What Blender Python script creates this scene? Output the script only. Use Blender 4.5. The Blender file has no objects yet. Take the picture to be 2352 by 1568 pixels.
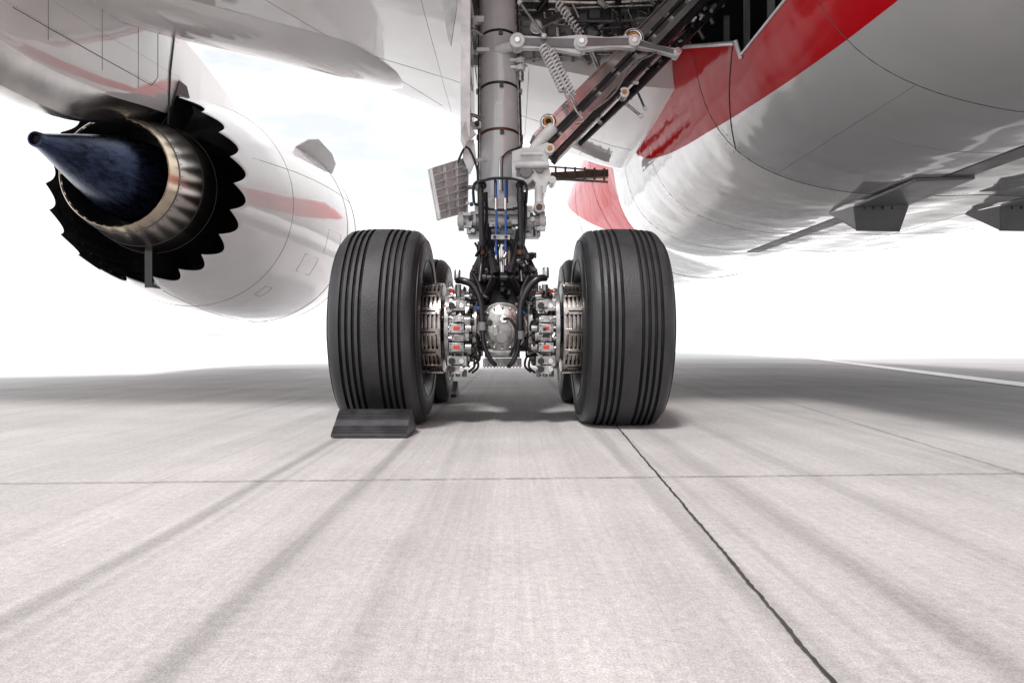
import bpy, math, random
import numpy as np
from mathutils import Vector, Matrix
random.seed(7)
R=math.radians
scn=bpy.context.scene
# ---------------------------------------------------------------- materials
def newmat(name):
    m=bpy.data.materials.new(name); m.use_nodes=True
    return m, m.node_tree.nodes, m.node_tree.links, m.node_tree.nodes['Principled BSDF']
def simple(name,col,rough=.5,metal=0,coat=0,var=.15,vscale=8,bump=0,bscale=40,stretch=(1,1,1),rvar=.1,spec=.5):
    m,n,l,b=newmat(name)
    tc=n.new('ShaderNodeTexCoord'); mp=n.new('ShaderNodeMapping'); mp.inputs['Scale'].default_value=stretch
    l.new(tc.outputs['Object'],mp.inputs['Vector'])
    nz=n.new('ShaderNodeTexNoise'); nz.inputs['Scale'].default_value=vscale; nz.inputs['Detail'].default_value=6
    l.new(mp.outputs[0],nz.inputs['Vector'])
    mr=n.new('ShaderNodeMapRange'); mr.inputs[1].default_value=.3; mr.inputs[2].default_value=.7
    mr.inputs[3].default_value=1-var; mr.inputs[4].default_value=1+var
    l.new(nz.outputs['Fac'],mr.inputs[0])
    vm=n.new('ShaderNodeVectorMath'); vm.operation='SCALE'; vm.inputs[0].default_value=col
    l.new(mr.outputs[0],vm.inputs['Scale']); l.new(vm.outputs[0],b.inputs['Base Color'])
    r2=n.new('ShaderNodeMapRange'); r2.inputs[1].default_value=.3; r2.inputs[2].default_value=.7
    r2.inputs[3].default_value=max(0.02,rough-rvar*rough*2); r2.inputs[4].default_value=min(1,rough+rvar*rough*2)
    l.new(nz.outputs['Fac'],r2.inputs[0]); l.new(r2.outputs[0],b.inputs['Roughness'])
    b.inputs['Metallic'].default_value=metal; b.inputs['Coat Weight'].default_value=coat
    b.inputs['Coat Roughness'].default_value=.05
    b.inputs['Specular IOR Level'].default_value=spec
    if bump:
        n2=n.new('ShaderNodeTexNoise'); n2.inputs['Scale'].default_value=bscale; n2.inputs['Detail'].default_value=5 if bscale>4 else 2
        l.new(mp.outputs[0],n2.inputs['Vector'])
        bp=n.new('ShaderNodeBump'); bp.inputs['Strength'].default_value=bump; bp.inputs['Distance'].default_value=.02
        l.new(n2.outputs['Fac'],bp.inputs['Height']); l.new(bp.outputs[0],b.inputs['Normal'])
        if coat: l.new(bp.outputs[0],b.inputs['Coat Normal'])
    return m
M={}
M['white']=simple('white_paint',(.78,.768,.76),.09,0,1,.05,1.2,.6,1.1)
M['whitepart']=simple('white_part_paint',(.66,.66,.66),.22,0,.5,.2,9)
M['grey']=simple('grey_strut_paint',(.54,.55,.56),.13,0,1,.08,5)
M['midgrey']=simple('mid_grey_paint',(.17,.17,.175),.35,0,.2,.25,7)
M['dark']=simple('dark_metal',(.020,.018,.020),.3,.3,.2,.4,9)
M['black']=simple('black_rubber_hose',(.010,.010,.012),.33,0,0,.2,9)
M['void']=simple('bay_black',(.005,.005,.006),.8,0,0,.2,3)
M['steel']=simple('brake_steel',(.40,.365,.345),.22,1,0,.4,14,.05,60)
M['chrome']=simple('polished_steel',(.66,.65,.63),.12,1,0,.15,10)
M['cast']=simple('cast_aluminium',(.36,.355,.35),.28,.8,0,.4,22)
M['brace']=simple('brace_steel',(.56,.535,.515),.22,.75,.2,.25,5)
M['tyre']=simple('tyre_tread_rubber',(.028,.028,.031),.5,0,0,.4,5,.2,120)
M['sidewall']=simple('tyre_sidewall_rubber',(.012,.012,.014),.42,0,0,.35,6,.15,90)
M['groove']=simple('tyre_groove',(.003,.003,.004),.8,0,0,.2,6)
M['chock']=simple('chock_rubber',(.035,.035,.038),.38,0,0,.6,9,.12,60)
M['blue']=simple('blue_hose',(.03,.12,.42),.35)
M['amber']=simple('amber_bushing',(.45,.20,.03),.35,.3)
M['redlabel']=simple('red_label',(.62,.035,.015),.4)
M['rust']=simple('heated_band',(.12,.055,.03),.35,.6)
M['brownbay']=simple('brown_slat_track',(.12,.07,.045),.5,.2,0,.4,10)
M['core']=simple('core_cowl_metal',(.58,.53,.49),.22,1,0,.12,1.4,.02,3,(1,.4,1))
M['gold']=simple('heat_tinted_nozzle',(.70,.58,.44),.24,1,0,.12,4)
M['plug']=simple('exhaust_plug',(.035,.05,.10),.28,.85,0,.7,7,.15,30,(3,.6,3))
M['duct']=simple('duct_dark',(.018,.018,.020),.32,0,.2,.35,5)
M['shield']=simple('heat_shield',(.42,.40,.385),.18,.95,0,.3,2.2,.12,2)
M['seam']=simple('seam_dark',(.05,.05,.05),.6)
M['seamlight']=simple('seam_grey',(.22,.22,.22),.6)
M['vent']=simple('vent_grey',(.17,.17,.175),.4,0,.2,.1,5)
M['strake']=simple('strake_grey',(.34,.34,.345),.4,0,.2,.1,5)
M['stripdark']=simple('belly_strip_grey',(.07,.07,.075),.4,0,.1,.2,5)
M['line']=simple('line_paint',(.82,.82,.80),.6,0,0,.15,5)
M['crack']=simple('joint_sealant',(.05,.047,.045),.8,0,0,.4,8)

def fuselage_mat():
    m,n,l,b=newmat('fuselage_paint')
    g=n.new('ShaderNodeNewGeometry'); sp=n.new('ShaderNodeSeparateXYZ'); l.new(g.outputs['Position'],sp.inputs[0])
    def math_(op,a,bb=None,c=None):
        q=n.new('ShaderNodeMath'); q.operation=op
        for i,v in enumerate((a,bb,c)):
            if v is None: continue
            if isinstance(v,(int,float)): q.inputs[i].default_value=v
            else: l.new(v,q.inputs[i])
        return q.outputs[0]
    X,Y,Z=sp.outputs
    yn=math_('DIVIDE',math_('SUBTRACT',Y,4.0),7.0)
    fc=n.new('ShaderNodeFloatCurve'); cu=fc.mapping.curves[0]
    pts=[(0,.265),(.14,.285),(.34,.335),(.49,.385),(.6,.425),(.74,.50),(.86,.61),(1,.9)]
    cu.points[0].location=pts[0]; cu.points[1].location=pts[-1]
    for p in pts[1:-1]: cu.points.new(*p)
    fc.mapping.update()
    l.new(yn,fc.inputs['Value'])
    f=math_('ADD',math_('MULTIPLY',fc.outputs[0],2.0),2.0)
    red=math_('GREATER_THAN',Z,f)
    red=math_('MULTIPLY',red,math_('LESS_THAN',Y,10.9))
    red=math_('MULTIPLY',red,math_('LESS_THAN',X,4.85))
    red=math_('MULTIPLY',red,math_('GREATER_THAN',Y,-6))
    c=math_('ADD',math_('MULTIPLY',math_('SUBTRACT',Y,14.0),.30),3.2)
    d=math_('ABSOLUTE',math_('SUBTRACT',Z,c))
    r2=math_('MULTIPLY',math_('LESS_THAN',d,.9),math_('GREATER_THAN',Y,13.2))
    redm=math_('MAXIMUM',red,r2)
    nz=n.new('ShaderNodeTexNoise'); nz.inputs['Scale'].default_value=.7; nz.inputs['Detail'].default_value=5
    l.new(g.outputs['Position'],nz.inputs['Vector'])
    mr=n.new('ShaderNodeMapRange'); mr.inputs[1].default_value=.3; mr.inputs[2].default_value=.7; mr.inputs[3].default_value=.93; mr.inputs[4].default_value=1.05
    l.new(nz.outputs[0],mr.inputs[0])
    aft_shade=math_('LESS_THAN',Y,7.05)  # aft belly shade painted as grey up to the seam
    mg=n.new('ShaderNodeMix'); mg.data_type='RGBA'; l.new(aft_shade,mg.inputs['Factor']); mg.inputs['A'].default_value=(.74,.73,.72,1); mg.inputs['B'].default_value=(.44,.44,.44,1)
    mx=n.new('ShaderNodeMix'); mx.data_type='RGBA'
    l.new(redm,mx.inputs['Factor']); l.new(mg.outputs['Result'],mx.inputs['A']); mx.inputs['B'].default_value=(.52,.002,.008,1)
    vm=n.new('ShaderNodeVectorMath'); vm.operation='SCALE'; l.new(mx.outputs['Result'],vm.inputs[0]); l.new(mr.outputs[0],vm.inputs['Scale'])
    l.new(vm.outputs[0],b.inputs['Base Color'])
    b.inputs['Roughness'].default_value=.09
    l.new(math_('SUBTRACT',1,math_('MULTIPLY',redm,1)),b.inputs['Coat Weight']); b.inputs['Coat Roughness'].default_value=.04
    l.new(math_('SUBTRACT',1.5,math_('MULTIPLY',redm,.34)),b.inputs['IOR'])
    n2=n.new('ShaderNodeTexNoise'); n2.inputs['Scale'].default_value=1.3; n2.inputs['Detail'].default_value=2
    l.new(g.outputs['Position'],n2.inputs['Vector'])
    bp=n.new('ShaderNodeBump'); bp.inputs['Strength'].default_value=.5; bp.inputs['Distance'].default_value=.06
    l.new(n2.outputs[0],bp.inputs['Height']); l.new(bp.outputs[0],b.inputs['Normal']); l.new(bp.outputs[0],b.inputs['Coat Normal'])
    return m
M['fus']=fuselage_mat()

# ---------------------------------------------------------------- mesh builder
def catmull(pts,sub=8):
    pts=[Vector(p) for p in pts]
    if len(pts)<3: return pts
    P=[pts[0]*2-pts[1]]+pts+[pts[-1]*2-pts[-2]]
    out=[]
    for i in range(1,len(P)-2):
        for k in range(sub):
            t=k/sub; p0,p1,p2,p3=P[i-1:i+3]
            out.append(.5*((2*p1)+(p2-p0)*t+(2*p0-5*p1+4*p2-p3)*t*t+(3*p1-p0-3*p2+p3)*t**3))
    out.append(pts[-1]); return out
class MB:
    def __init__(s): s.v=[];s.f=[];s.mi=[];s.mats=[]
    def add(s,vs,fs,mat):
        if mat not in s.mats: s.mats.append(mat)
        k=s.mats.index(mat); o=len(s.v)
        s.v+= [tuple(v) for v in vs]
        for f in fs: s.f.append(tuple(i+o for i in f)); s.mi.append(k)
    def tube(s,path,r,mat,seg=12,smooth=0,caps=True):
        path=catmull(path,smooth) if smooth else [Vector(p) for p in path]
        n=len(path); rs=r if isinstance(r,(list,tuple)) else [r]*n
        if len(rs)!=n: rs=list(np.interp(np.linspace(0,1,n),np.linspace(0,1,len(rs)),rs))
        vs=[];fs=[]
        t=(path[1]-path[0]).normalized()
        a=Vector((0,0,1)) if abs(t.z)<.9 else Vector((1,0,0))
        nrm=t.cross(a).normalized()
        for i,p in enumerate(path):
            if i==0: tt=path[1]-path[0]
            elif i==n-1: tt=path[-1]-path[-2]
            else: tt=path[i+1]-path[i-1]
            if tt.length<1e-9: tt=t
            tt=tt.normalized()
            nrm=(nrm-tt*nrm.dot(tt)).normalized(); bn=tt.cross(nrm)
            for k in range(seg):
                an=2*math.pi*k/seg
                vs.append(p+(nrm*math.cos(an)+bn*math.sin(an))*rs[i])
        for i in range(n-1):
            for k in range(seg):
                k2=(k+1)%seg; fs.append((i*seg+k,i*seg+k2,(i+1)*seg+k2,(i+1)*seg+k))
        if caps:
            fs.append(tuple(range(seg-1,-1,-1))); fs.append(tuple((n-1)*seg+k for k in range(seg)))
        s.add(vs,fs,mat)
    def cyl(s,p0,p1,r,mat,r1=None,seg=24): s.tube([p0,p1],[r,r if r1 is None else r1],mat,seg)
    def box(s,c,size,mat,rot=None):
        c=Vector(c); vs=[]
        for x in(-.5,.5):
            for y in(-.5,.5):
                for z in(-.5,.5):
                    q=Vector((x*size[0],y*size[1],z*size[2]))
                    if rot is not None: q=rot@q
                    vs.append(c+q)
        s.add(vs,[(0,1,3,2),(4,6,7,5),(0,4,5,1),(2,3,7,6),(0,2,6,4),(1,5,7,3)],mat)
    def prism(s,poly,thick,mat):
        t=Vector(thick); a=[Vector(p) for p in poly]; n=len(a)
        vs=a+[p+t for p in a]
        fs=[tuple(range(n)),tuple(range(2*n-1,n-1,-1))]+[((i+1)%n,i,n+i,n+(i+1)%n) for i in range(n)]
        s.add(vs,fs,mat)
    def lathe(s,prof,org,axis,mat,seg=64,edge=None,mats=None):
        o=Vector(org); vs=[];fs=[]
        for j,(a,r) in enumerate(prof):
            for k in range(seg):
                t=2*math.pi*k/seg
                aa=a+(edge(j,t) if edge else 0)
                if axis=='x': v=o+Vector((aa,r*math.cos(t),r*math.sin(t)))
                elif axis=='y': v=o+Vector((r*math.cos(t),aa,r*math.sin(t)))
                else: v=o+Vector((r*math.cos(t),r*math.sin(t),aa))
                vs.append(v)
        for j in range(len(prof)-1):
            for k in range(seg):
                k2=(k+1)%seg; fs.append((j*seg+k,j*seg+k2,(j+1)*seg+k2,(j+1)*seg+k))
        if mats is None: s.add(vs,fs,mat)
        else:
            i0=len(s.f); s.add(vs,fs,mat)
            for j,mm in enumerate(mats):
                if mm not in s.mats: s.mats.append(mm)
                q=s.mats.index(mm)
                for k in range(seg): s.mi[i0+j*seg+k]=q
    def sphere(s,c,r,mat,sc=(1,1,1),seg=20):
        c=Vector(c); vs=[];fs=[];m=seg//2
        for i in range(m+1):
            th=math.pi*i/m
            for k in range(seg):
                ph=2*math.pi*k/seg
                vs.append(c+Vector((r*sc[0]*math.sin(th)*math.cos(ph),r*sc[1]*math.sin(th)*math.sin(ph),r*sc[2]*math.cos(th))))
        for i in range(m):
            for k in range(seg):
                k2=(k+1)%seg; fs.append((i*seg+k,i*seg+k2,(i+1)*seg+k2,(i+1)*seg+k))
        s.add(vs,fs,mat)
    def torus(s,c,R_,r,axis,mat,seg=32,ss=10):
        prof=[(r*math.cos(2*math.pi*k/ss),R_+r*math.sin(2*math.pi*k/ss)) for k in range(ss+1)]
        s.lathe(prof,c,axis,mat,seg)
    def build(s,name,parent=None,bevel=0,angle=35):
        me=bpy.data.meshes.new(name); me.from_pydata(s.v,[],s.f)
        for m in s.mats: me.materials.append(M[m])
        me.polygons.foreach_set('material_index',s.mi)
        import bmesh
        bm=bmesh.new(); bm.from_mesh(me); bmesh.ops.remove_doubles(bm,verts=bm.verts,dist=1e-5)
        bmesh.ops.recalc_face_normals(bm,faces=bm.faces); bm.to_mesh(me); bm.free()
        me.polygons.foreach_set('use_smooth',[True]*len(me.polygons))
        me.set_sharp_from_angle(angle=R(angle)); me.update()
        ob=bpy.data.objects.new(name,me); scn.collection.objects.link(ob)
        if parent: ob.parent=parent
        if bevel:
            bv=ob.modifiers.new('bevel','BEVEL'); bv.width=bevel; bv.segments=2; bv.limit_method='ANGLE'; bv.angle_limit=R(40)
        return ob
def empty(name):
    e=bpy.data.objects.new(name,None); scn.collection.objects.link(e); return e

airplane=empty('airplane'); gear=empty('landing_gear'); engine=empty('jet_engine')

# ---------------------------------------------------------------- fuselage
CX=4.85; CZ=4.3
ph=np.arange(0,181,1.0)
tab=[(0,2.25),(18,2.365),(27,2.53),(36.2,2.726),(49.1,3.03),(55.6,3.14),(62.9,3.17),(75.5,3.08),(88,2.98),(103.6,2.98),(124.7,3.16),(150,3.47),(180,3.6)]
base=np.interp(ph,[t[0] for t in tab],[t[1] for t in tab])
kx=np.arange(-9,10); kw=np.exp(-kx**2/(2*3.2**2)); kw/=kw.sum()
pad=np.concatenate([base[9:0:-1],base,base[-2:-11:-1]])
fair=np.convolve(pad,kw,'valid')
cc=np.cos(np.radians(ph)); circ=-.7*cc+np.sqrt(.49*cc**2-.49+8.41)
def sst(a,b,x):
    t=min(1,max(0,(x-a)/(b-a))); return t*t*(3-2*t)
def fpt(y,phi,off=0):
    w=sst(-4,3,y)*(1-sst(12.2,15,y))
    r=np.interp(abs(phi),ph,fair)*w+np.interp(abs(phi),ph,circ)*(1-w)+off
    sc=1; dz=0
    if y>27: t=(y-27)/10; sc=math.sqrt(max(0,1-t*t))*.999+.001; dz=-.9*t*t
    if y<-8: t=(-8-y)/20; sc=1-.75*t; dz=1.6*t
    cz=5.0
    x=-r*math.sin(R(phi)); z=CZ-r*math.cos(R(phi))
    return Vector((CX+x*sc, y, cz+dz+(z-cz)*sc))
def topz(y):
    if y<=5.9: return 3.0
    return min(3.95,3.12+(y-5.95)*.405) if y>5.95 else 3.0+ (y-5.9)*2.4
def phi_at(y,z):
    lo,hi=40,120
    for _ in range(30):
        m=(lo+hi)/2
        if fpt(y,m).z<z: lo=m
        else: hi=m
    return lo
ys=list(np.arange(-28,-8,2.0))+list(np.arange(-8,3,.6))+[3.0]+list(np.arange(3.15,5.9,.2))+[5.9,5.95]+list(np.arange(6.1,8.0,.15))+[8.0]+list(np.arange(8.2,15.4,.2))+list(np.arange(16,27,1.0))+list(np.arange(27,36.9,.5))+[37.0]
NA,NB,NC,ND=36,6,24,60
fb=MB(); vs=[];fs=[]
NR=NA+NB+NC+ND
for y in ys:
    inb = -8<y<15.5
    pt=phi_at(y,topz(y)) if inb else 72
    pu=phi_at(y,4.75) if inb else 100
    L=[pt*i/NA for i in range(NA)]+[pt+(pu-pt)*i/NB for i in range(NB)]+[pu+(180-pu)*i/NC for i in range(NC)]+[180-180*i/ND for i in range(ND)]
    for i,p in enumerate(L):
        vs.append(fpt(y, p if i<NA+NB+NC else -p))
for j in range(len(ys)-1):
    ym=(ys[j]+ys[j+1])/2
    for i in range(NR):
        if NA<=i<NA+NB and 3<ym<8: continue
        i2=(i+1)%NR
        fs.append((j*NR+i,j*NR+i2,(j+1)*NR+i2,(j+1)*NR+i))
fs.append(tuple(range(NR)))
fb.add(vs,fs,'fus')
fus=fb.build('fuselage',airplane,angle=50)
sb=MB()
def seam_y(y,p0,p1,r=.004,mat='seam',n=50):
    sb.tube([fpt(y,p0+(p1-p0)*i/n,0.000) for i in range(n+1)],r,mat,6)
seam_y(7.05,-60,phi_at(7.05,topz(7.05)-.02)); seam_y(4.6,-50,66,.003); seam_y(9.6,-60,86,.003,'seamlight'); seam_y(11.4,-60,80,.003,'seamlight')
seam_y(5.5,-50,40,.002,'seamlight'); seam_y(17,-60,110,.008,'seamlight'); seam_y(21,-60,110,.008,'seamlight')
for p,y0,y1 in ((46,4.6,7.05),(20,4.6,11.6),(-12,5.5,12)):
    sb.tube([fpt(y0+(y1-y0)*i/60,p) for i in range(61)],.0025,'seamlight',6)
for y,p0,p1 in ((7.13,5,60),(9.68,5,70),(6.97,5,60)):
    for k in range(50):
        p=p0+(p1-p0)*k/50; a=fpt(y,p,-.002); b_=fpt(y,p,.0015); sb.cyl(a,b_,.006,'seamlight',seg=6)
sb.tube([fpt(y,phi_at(y,topz(y)),.004) for y in np.arange(5.97,8.01,.08)],.02,'whitepart',8)
sb.tube([fpt(y,phi_at(y,topz(y)),.004) for y in np.arange(3.0,5.9,.1)],.012,'whitepart',8)
sb.tube([fpt(8.0,phi_at(8,3.95)+k,.004) for k in range(0,16,2)],.018,'whitepart',8)
sb.tube([fpt(5.93,phi_at(5.9,3.0)+k*.6-.5,.004) for k in range(0,6)],.018,'whitepart',8)
sb.tube([fpt(6.0+i*.05,phi_at(6.0,3.14)-i*.65) for i in range(22)],.006,'seam',6)
sb.build('panel_seams',airplane)
st=MB()
n=60; a=[]
for i in range(n+1):
    y=3.0+8.6*i/n
    for xx in (3.98,4.20):
        ph_=math.degrees(math.atan2(CX-xx,2.25)); a.append(fpt(y,ph_,.006))
st.add(a,[(2*i,2*i+1,2*i+3,2*i+2) for i in range(n)],'stripdark')
st.build('belly_strip',airplane)
vb=MB()
for cx in (4.02,5.62):
    zb=2.035
    A=[(cx-.27,6.35,zb),(cx+.22,6.25,zb),(cx+.26,7.35,zb-.02),(cx-.29,7.45,zb-.02)]
    vb.prism(A,(0,0,-.03),'vent')
    B=[(cx-.29,7.45,zb-.04),(cx+.26,7.35,zb-.04),(cx+.27,7.55,zb-.30),(cx-.17,7.62,zb-.28)]
    vb.prism(B,(0,.025,0),'vent')
    vb.prism([(cx+.26,7.37,zb-.03),(cx+.27,7.55,zb-.30),(cx+.26,8.1,zb)],(-.02,0,0),'vent')
    vb.prism([(cx-.27,7.47,zb-.03),(cx-.17,7.62,zb-.28),(cx-.27,8.1,zb)],(.02,0,0),'vent')
    for k in range(5): vb.cyl((cx-.2+.1*k,7.40,zb-.05),(cx-.2+.1*k,7.40,zb-.085),.012,'seam',seg=8)
vb.build('air_outlet_scoops',airplane,.006)
# ---------------------------------------------------------------- wing
LE=[(-14,3.5,5.3),(-8,6.4,4.75),(-4.2,8.45,4.32),(-1.9,9.35,4.06),(-.8,10.25,3.9),(1.5,11.3,3.45),(2.6,11.8,3.35)]
def le(x): return (np.interp(x,[p[0] for p in LE],[p[1] for p in LE]),np.interp(x,[p[0] for p in LE],[p[2] for p in LE]))
def loft(xs,y0f,mat,cap=True):
    b=MB(); vs=[];fs=[];NL=22;NE=10
    for x in xs:
        yl,zl=le(x); y0=y0f(x)
        for i in range(NL):
            t=i/NL; y=y0+(yl-y0)*t
            vs.append((x,y,zl-.03*math.sin(math.pi*t)+.02*(1-t)))
        for i in range(NE+1):
            t=i/NE*math.pi/2; vs.append((x,yl+.5*math.sin(t),zl+.42*(1-math.cos(t))))
        for i in range(6):
            t=(i+1)/6; vs.append((x,yl+.5-(yl+.5-y0)*t,zl+.42+.75*math.sin(math.pi*min(1,t*.9))*(1 if y0<5 else .6)))
    m=len(vs)//len(xs)
    for j in range(len(xs)-1):
        for i in range(m):
            i2=(i+1)%m; fs.append((j*m+i,j*m+i2,(j+1)*m+i2,(j+1)*m+i))
    fs.append(tuple(range(m))); fs.append(tuple((len(xs)-1)*m+i for i in range(m)))
    b.add(vs,fs,mat); return b
loft([float(v) for v in np.arange(-14,-.49,.25)]+[-.45],lambda x:3.0+ (0 if x>-5 else (-5-x)*.05),'white').build('wing',airplane,angle=50)
loft([-.45+.01]+[float(v) for v in np.arange(-.25,2.6,.25)],lambda x:7.9,'white').build('wing_root_panel',airplane,angle=50)
lb=MB(); vs=[];fs=[];seg=32; nn=40
for j in range(nn+1):
    t=j/nn; s=t*6.6
    x=-1.35-s*.93; yl,zl=le(x)
    k=math.sqrt(max(0,1-(1-min(1,s/.75))**2)); k=max(.02,k)
    for i in range(seg):
        an=2*math.pi*i/seg
        vs.append((x, yl-.62+.78*k*math.cos(an), zl+.12+.27*k*math.sin(an)))
for j in range(nn):
    for i in range(seg):
        i2=(i+1)%seg; fs.append((j*seg+i,j*seg+i2,(j+1)*seg+i2,(j+1)*seg+i))
fs.append(tuple(range(seg))); fs.append(tuple(nn*seg+i for i in range(seg)))
lb.add(vs,fs,'white')
lb.build('leading_edge_slat',airplane,angle=50)
ws=MB()
for x0,y0,x1,y1 in ((-3.2,6.2,-1.0,9.9),(-.9,6.3,-.9,10.1),(-4.4,7.2,-.5,8.9),(.2,8.0,.2,10.6),(1.1,8,1.1,11.0),(-.4,9.4,1.8,10.3)):
    P=[]
    for i in range(31):
        t=i/30; x=x0+(x1-x0)*t; y=y0+(y1-y0)*t
        if y>le(x)[0]-.02: break
        yl,zl=le(x); ya=3.0 if x<-.45 else 7.9; tt=(y-ya)/(yl-ya)
        P.append((x,y,zl-.03*math.sin(math.pi*tt)+.02*(1-tt)))
    if len(P)>2:
        ws.tube(P,.003,'seamlight',6)
        Q=[Vector(p) for p in P]
        for i in range(len(Q)-1):
            for f_ in (.25,.75):
                q=Q[i].lerp(Q[i+1],f_)+Vector((.05,0,0)); ws.cyl(q+Vector((0,0,.004)),q-Vector((0,0,.001)),.006,'seamlight',seg=6)
ws.box((1.12,11.35,3.28),(.95,.12,.12),'brownbay',Matrix.Rotation(R(-3),3,'Y'))
for k in range(6): ws.box((.72+.16*k,11.27,3.30-.006*k),(.03,.08,.2),'brownbay')
ws.tube([(.6,11.25,3.40),(1.6,11.4,3.36)],.015,'cast',8); ws.tube([(.6,11.25,3.20),(1.6,11.4,3.18)],.02,'midgrey',8)
ws.build('wing_details',airplane)
# ---------------------------------------------------------------- gear bay
bb=MB()
bb.box((.75,7.96,4.35),(2.4,.06,1.25),'midgrey')
bb.box((1.1,5.5,4.95),(3.3,5.2,.06),'midgrey')
bb.box((-.42,5.5,4.4),(.05,4.9,1.0),'midgrey')
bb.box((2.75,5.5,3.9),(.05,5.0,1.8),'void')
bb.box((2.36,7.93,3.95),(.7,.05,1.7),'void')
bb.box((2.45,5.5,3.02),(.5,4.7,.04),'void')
for i in range(9):
    z=3.78+i*.1; y=7.9-.02*i
    bb.tube([(-.3,y-.05*random.random(),z),(.3,y-.1,z+random.uniform(-.04,.04)),(1.0,y-.1,z+random.uniform(-.06,.06)),(1.9,y-.15,z+random.uniform(-.05,.05))],random.choice([.012,.02,.015,.028]),random.choice(['cast','whitepart','steel','black','midgrey']),8,6)
for i in range(14):
    x=-.2+i*.15; bb.box((x,7.88,4.3),(.03,.12,1.1),'midgrey')
for i in range(60):
    x=random.uniform(.0,1.95); z=random.uniform(3.72,4.5); y=random.uniform(7.5,7.85)
    if random.random()<.5: bb.box((x,y,z),(random.uniform(.04,.16),random.uniform(.03,.1),random.uniform(.03,.12)),random.choice(['cast','midgrey','dark','whitepart']))
    else: bb.cyl((x,y,z),(x+random.uniform(-.1,.1),y-.05,z+random.uniform(-.1,.15)),random.uniform(.012,.04),random.choice(['cast','steel','dark','whitepart']),seg=12)
for i in range(16):
    x=random.uniform(.1,1.8); z=random.uniform(3.75,4.5)
    P=[(x,7.6,z)]
    for k in range(3): x+=random.uniform(-.25,.25); z+=random.uniform(-.15,.2); P.append((x,7.5+random.uniform(-.15,.15),z))
    bb.tube(P,random.choice([.008,.012,.018]),random.choice(['black','cast','dark','whitepart','rust']),8,6)
for i in range(8):
    y=5.2+i*.35
    bb.tube([(1.95+.1,y,3.75),(1.9,y,4.0),(1.6,y,4.3),(1.0,y,4.55)],.02,'midgrey',8,5)
for i in range(5):
    bb.tube([(1.98-.09*i,5.0,3.72+.09*i),(1.95-.09*i,6.5,3.74+.09*i),(1.9-.1*i,7.8,3.8+.08*i)],.014,random.choice(['black','cast','rust']),8,4)
for k in range(4):
    bb.box((2.2,5.2+.6*k,3.45),(.05,.04,.8),'midgrey')
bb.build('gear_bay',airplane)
# ---------------------------------------------------------------- engine
EX,EZ=-4.9,2.6
NCH=22
eb=MB()
TOE=.055   # slight toe-in of the front cowl
def nac_edge(weight):
    def f(j,t): return -weight[j]*.27*(1-abs(math.sin(NCH*t/2)))
    return f
prof=[(9.25,1.300),(9.27,1.312),(9.32,1.325),(9.40,1.348),(9.7,1.42),(10.1,1.50),(10.6,1.59),(11.2,1.66),(11.8,1.70),(12.4,1.72),(13.0,1.70),(13.4,1.64),(13.65,1.56),(13.75,1.48),(13.7,1.40),(13.4,1.36),(12.5,1.38)]
w=[1,1,.6,0]+[0]*13
eb.lathe([(a,r) for a,r in prof],(EX,0,EZ),'y','white',seg=NCH*16,edge=nac_edge(w))
for i,v in enumerate(eb.v):
    if v[1]<9.42:
        dx,dz=v[0]-EX,v[2]-EZ; rr=math.hypot(dx,dz); a=v[1]; tgt=1.348-(9.40-a)*.24+ (0 if i>=NCH*16 else -.008)
        eb.v[i]=(EX+dx/rr*tgt,v[1],EZ+dz/rr*tgt)
for y,r in ((10.35,1.545),(12.55,1.7175),(13.25,1.665)):
    eb.torus((EX,y,EZ),r,.005,'y','seamlight',96,6)
for ang in (-88,20):
    t=R(ang); eb.tube([(EX+np.interp(y,[p[0] for p in prof[3:12]],[p[1] for p in prof[3:12]])*math.cos(t),y,EZ+np.interp(y,[p[0] for p in prof[3:12]],[p[1] for p in prof[3:12]])*math.sin(t)) for y in np.arange(9.5,13.2,.1)],.004,'seamlight',6)
def npanel(y0,y1,a0,a1):
    rr=lambda y:np.interp(y,[p[0] for p in prof[3:12]],[p[1] for p in prof[3:12]])+.001
    P=[]
    for y,a in [(y0,a0+(a1-a0)*i/6) for i in range(7)]+[(y1,a1-(a1-a0)*i/6) for i in range(7)]+[(y0,a0)]:
        P.append((EX+rr(y)*math.cos(R(a)),y,EZ+rr(y)*math.sin(R(a))))
    eb.tube(P,.003,'seamlight',6)
npanel(11.0,11.5,-35,-24); npanel(11.6,12.2,-20,-6); npanel(10.6,10.8,-58,-50)
eb.v=[(x+TOE*max(0,y-9.6),y,z) for x,y,z in eb.v]
eb.build('nacelle',engine,angle=50)
ib=MB()
ib.lathe([(9.25,1.290),(9.3,1.292),(9.5,1.31),(9.9,1.36),(10.6,1.42),(11.2,1.42),(11.2,.8)],(EX,0,EZ),'y','duct',seg=NCH*16,edge=nac_edge([1,.9,0,0,0,0,0]))
for i,v in enumerate(ib.v):
    if v[1]<9.35 and i<NCH*32:
        dx,dz=v[0]-EX,v[2]-EZ; rr=math.hypot(dx,dz); tgt=1.348-(9.40-v[1])*.24-.014
        ib.v[i]=(EX+dx/rr*tgt,v[1],EZ+dz/rr*tgt)
for k in range(44):
    t=2*math.pi*k/44
    ib.cyl((EX+1.31*math.cos(t),9.55,EZ+1.31*math.sin(t)),(EX+1.38*math.cos(t),10.6,EZ+1.38*math.sin(t)),.012,'duct',seg=6)
ib.box((EX+.0,9.75,EZ-1.08),(.10,1.1,.55),'duct')
ib.v=[(x+TOE*max(0,y-9.6),y,z) for x,y,z in ib.v]
ib.build('fan_duct',engine)
cb=MB()
cb.lathe([(8.42,.66),(8.40,.672),(8.41,.685),(8.50,.705),(8.58,.72)],(EX,0,EZ),'y','gold',128)
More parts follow.
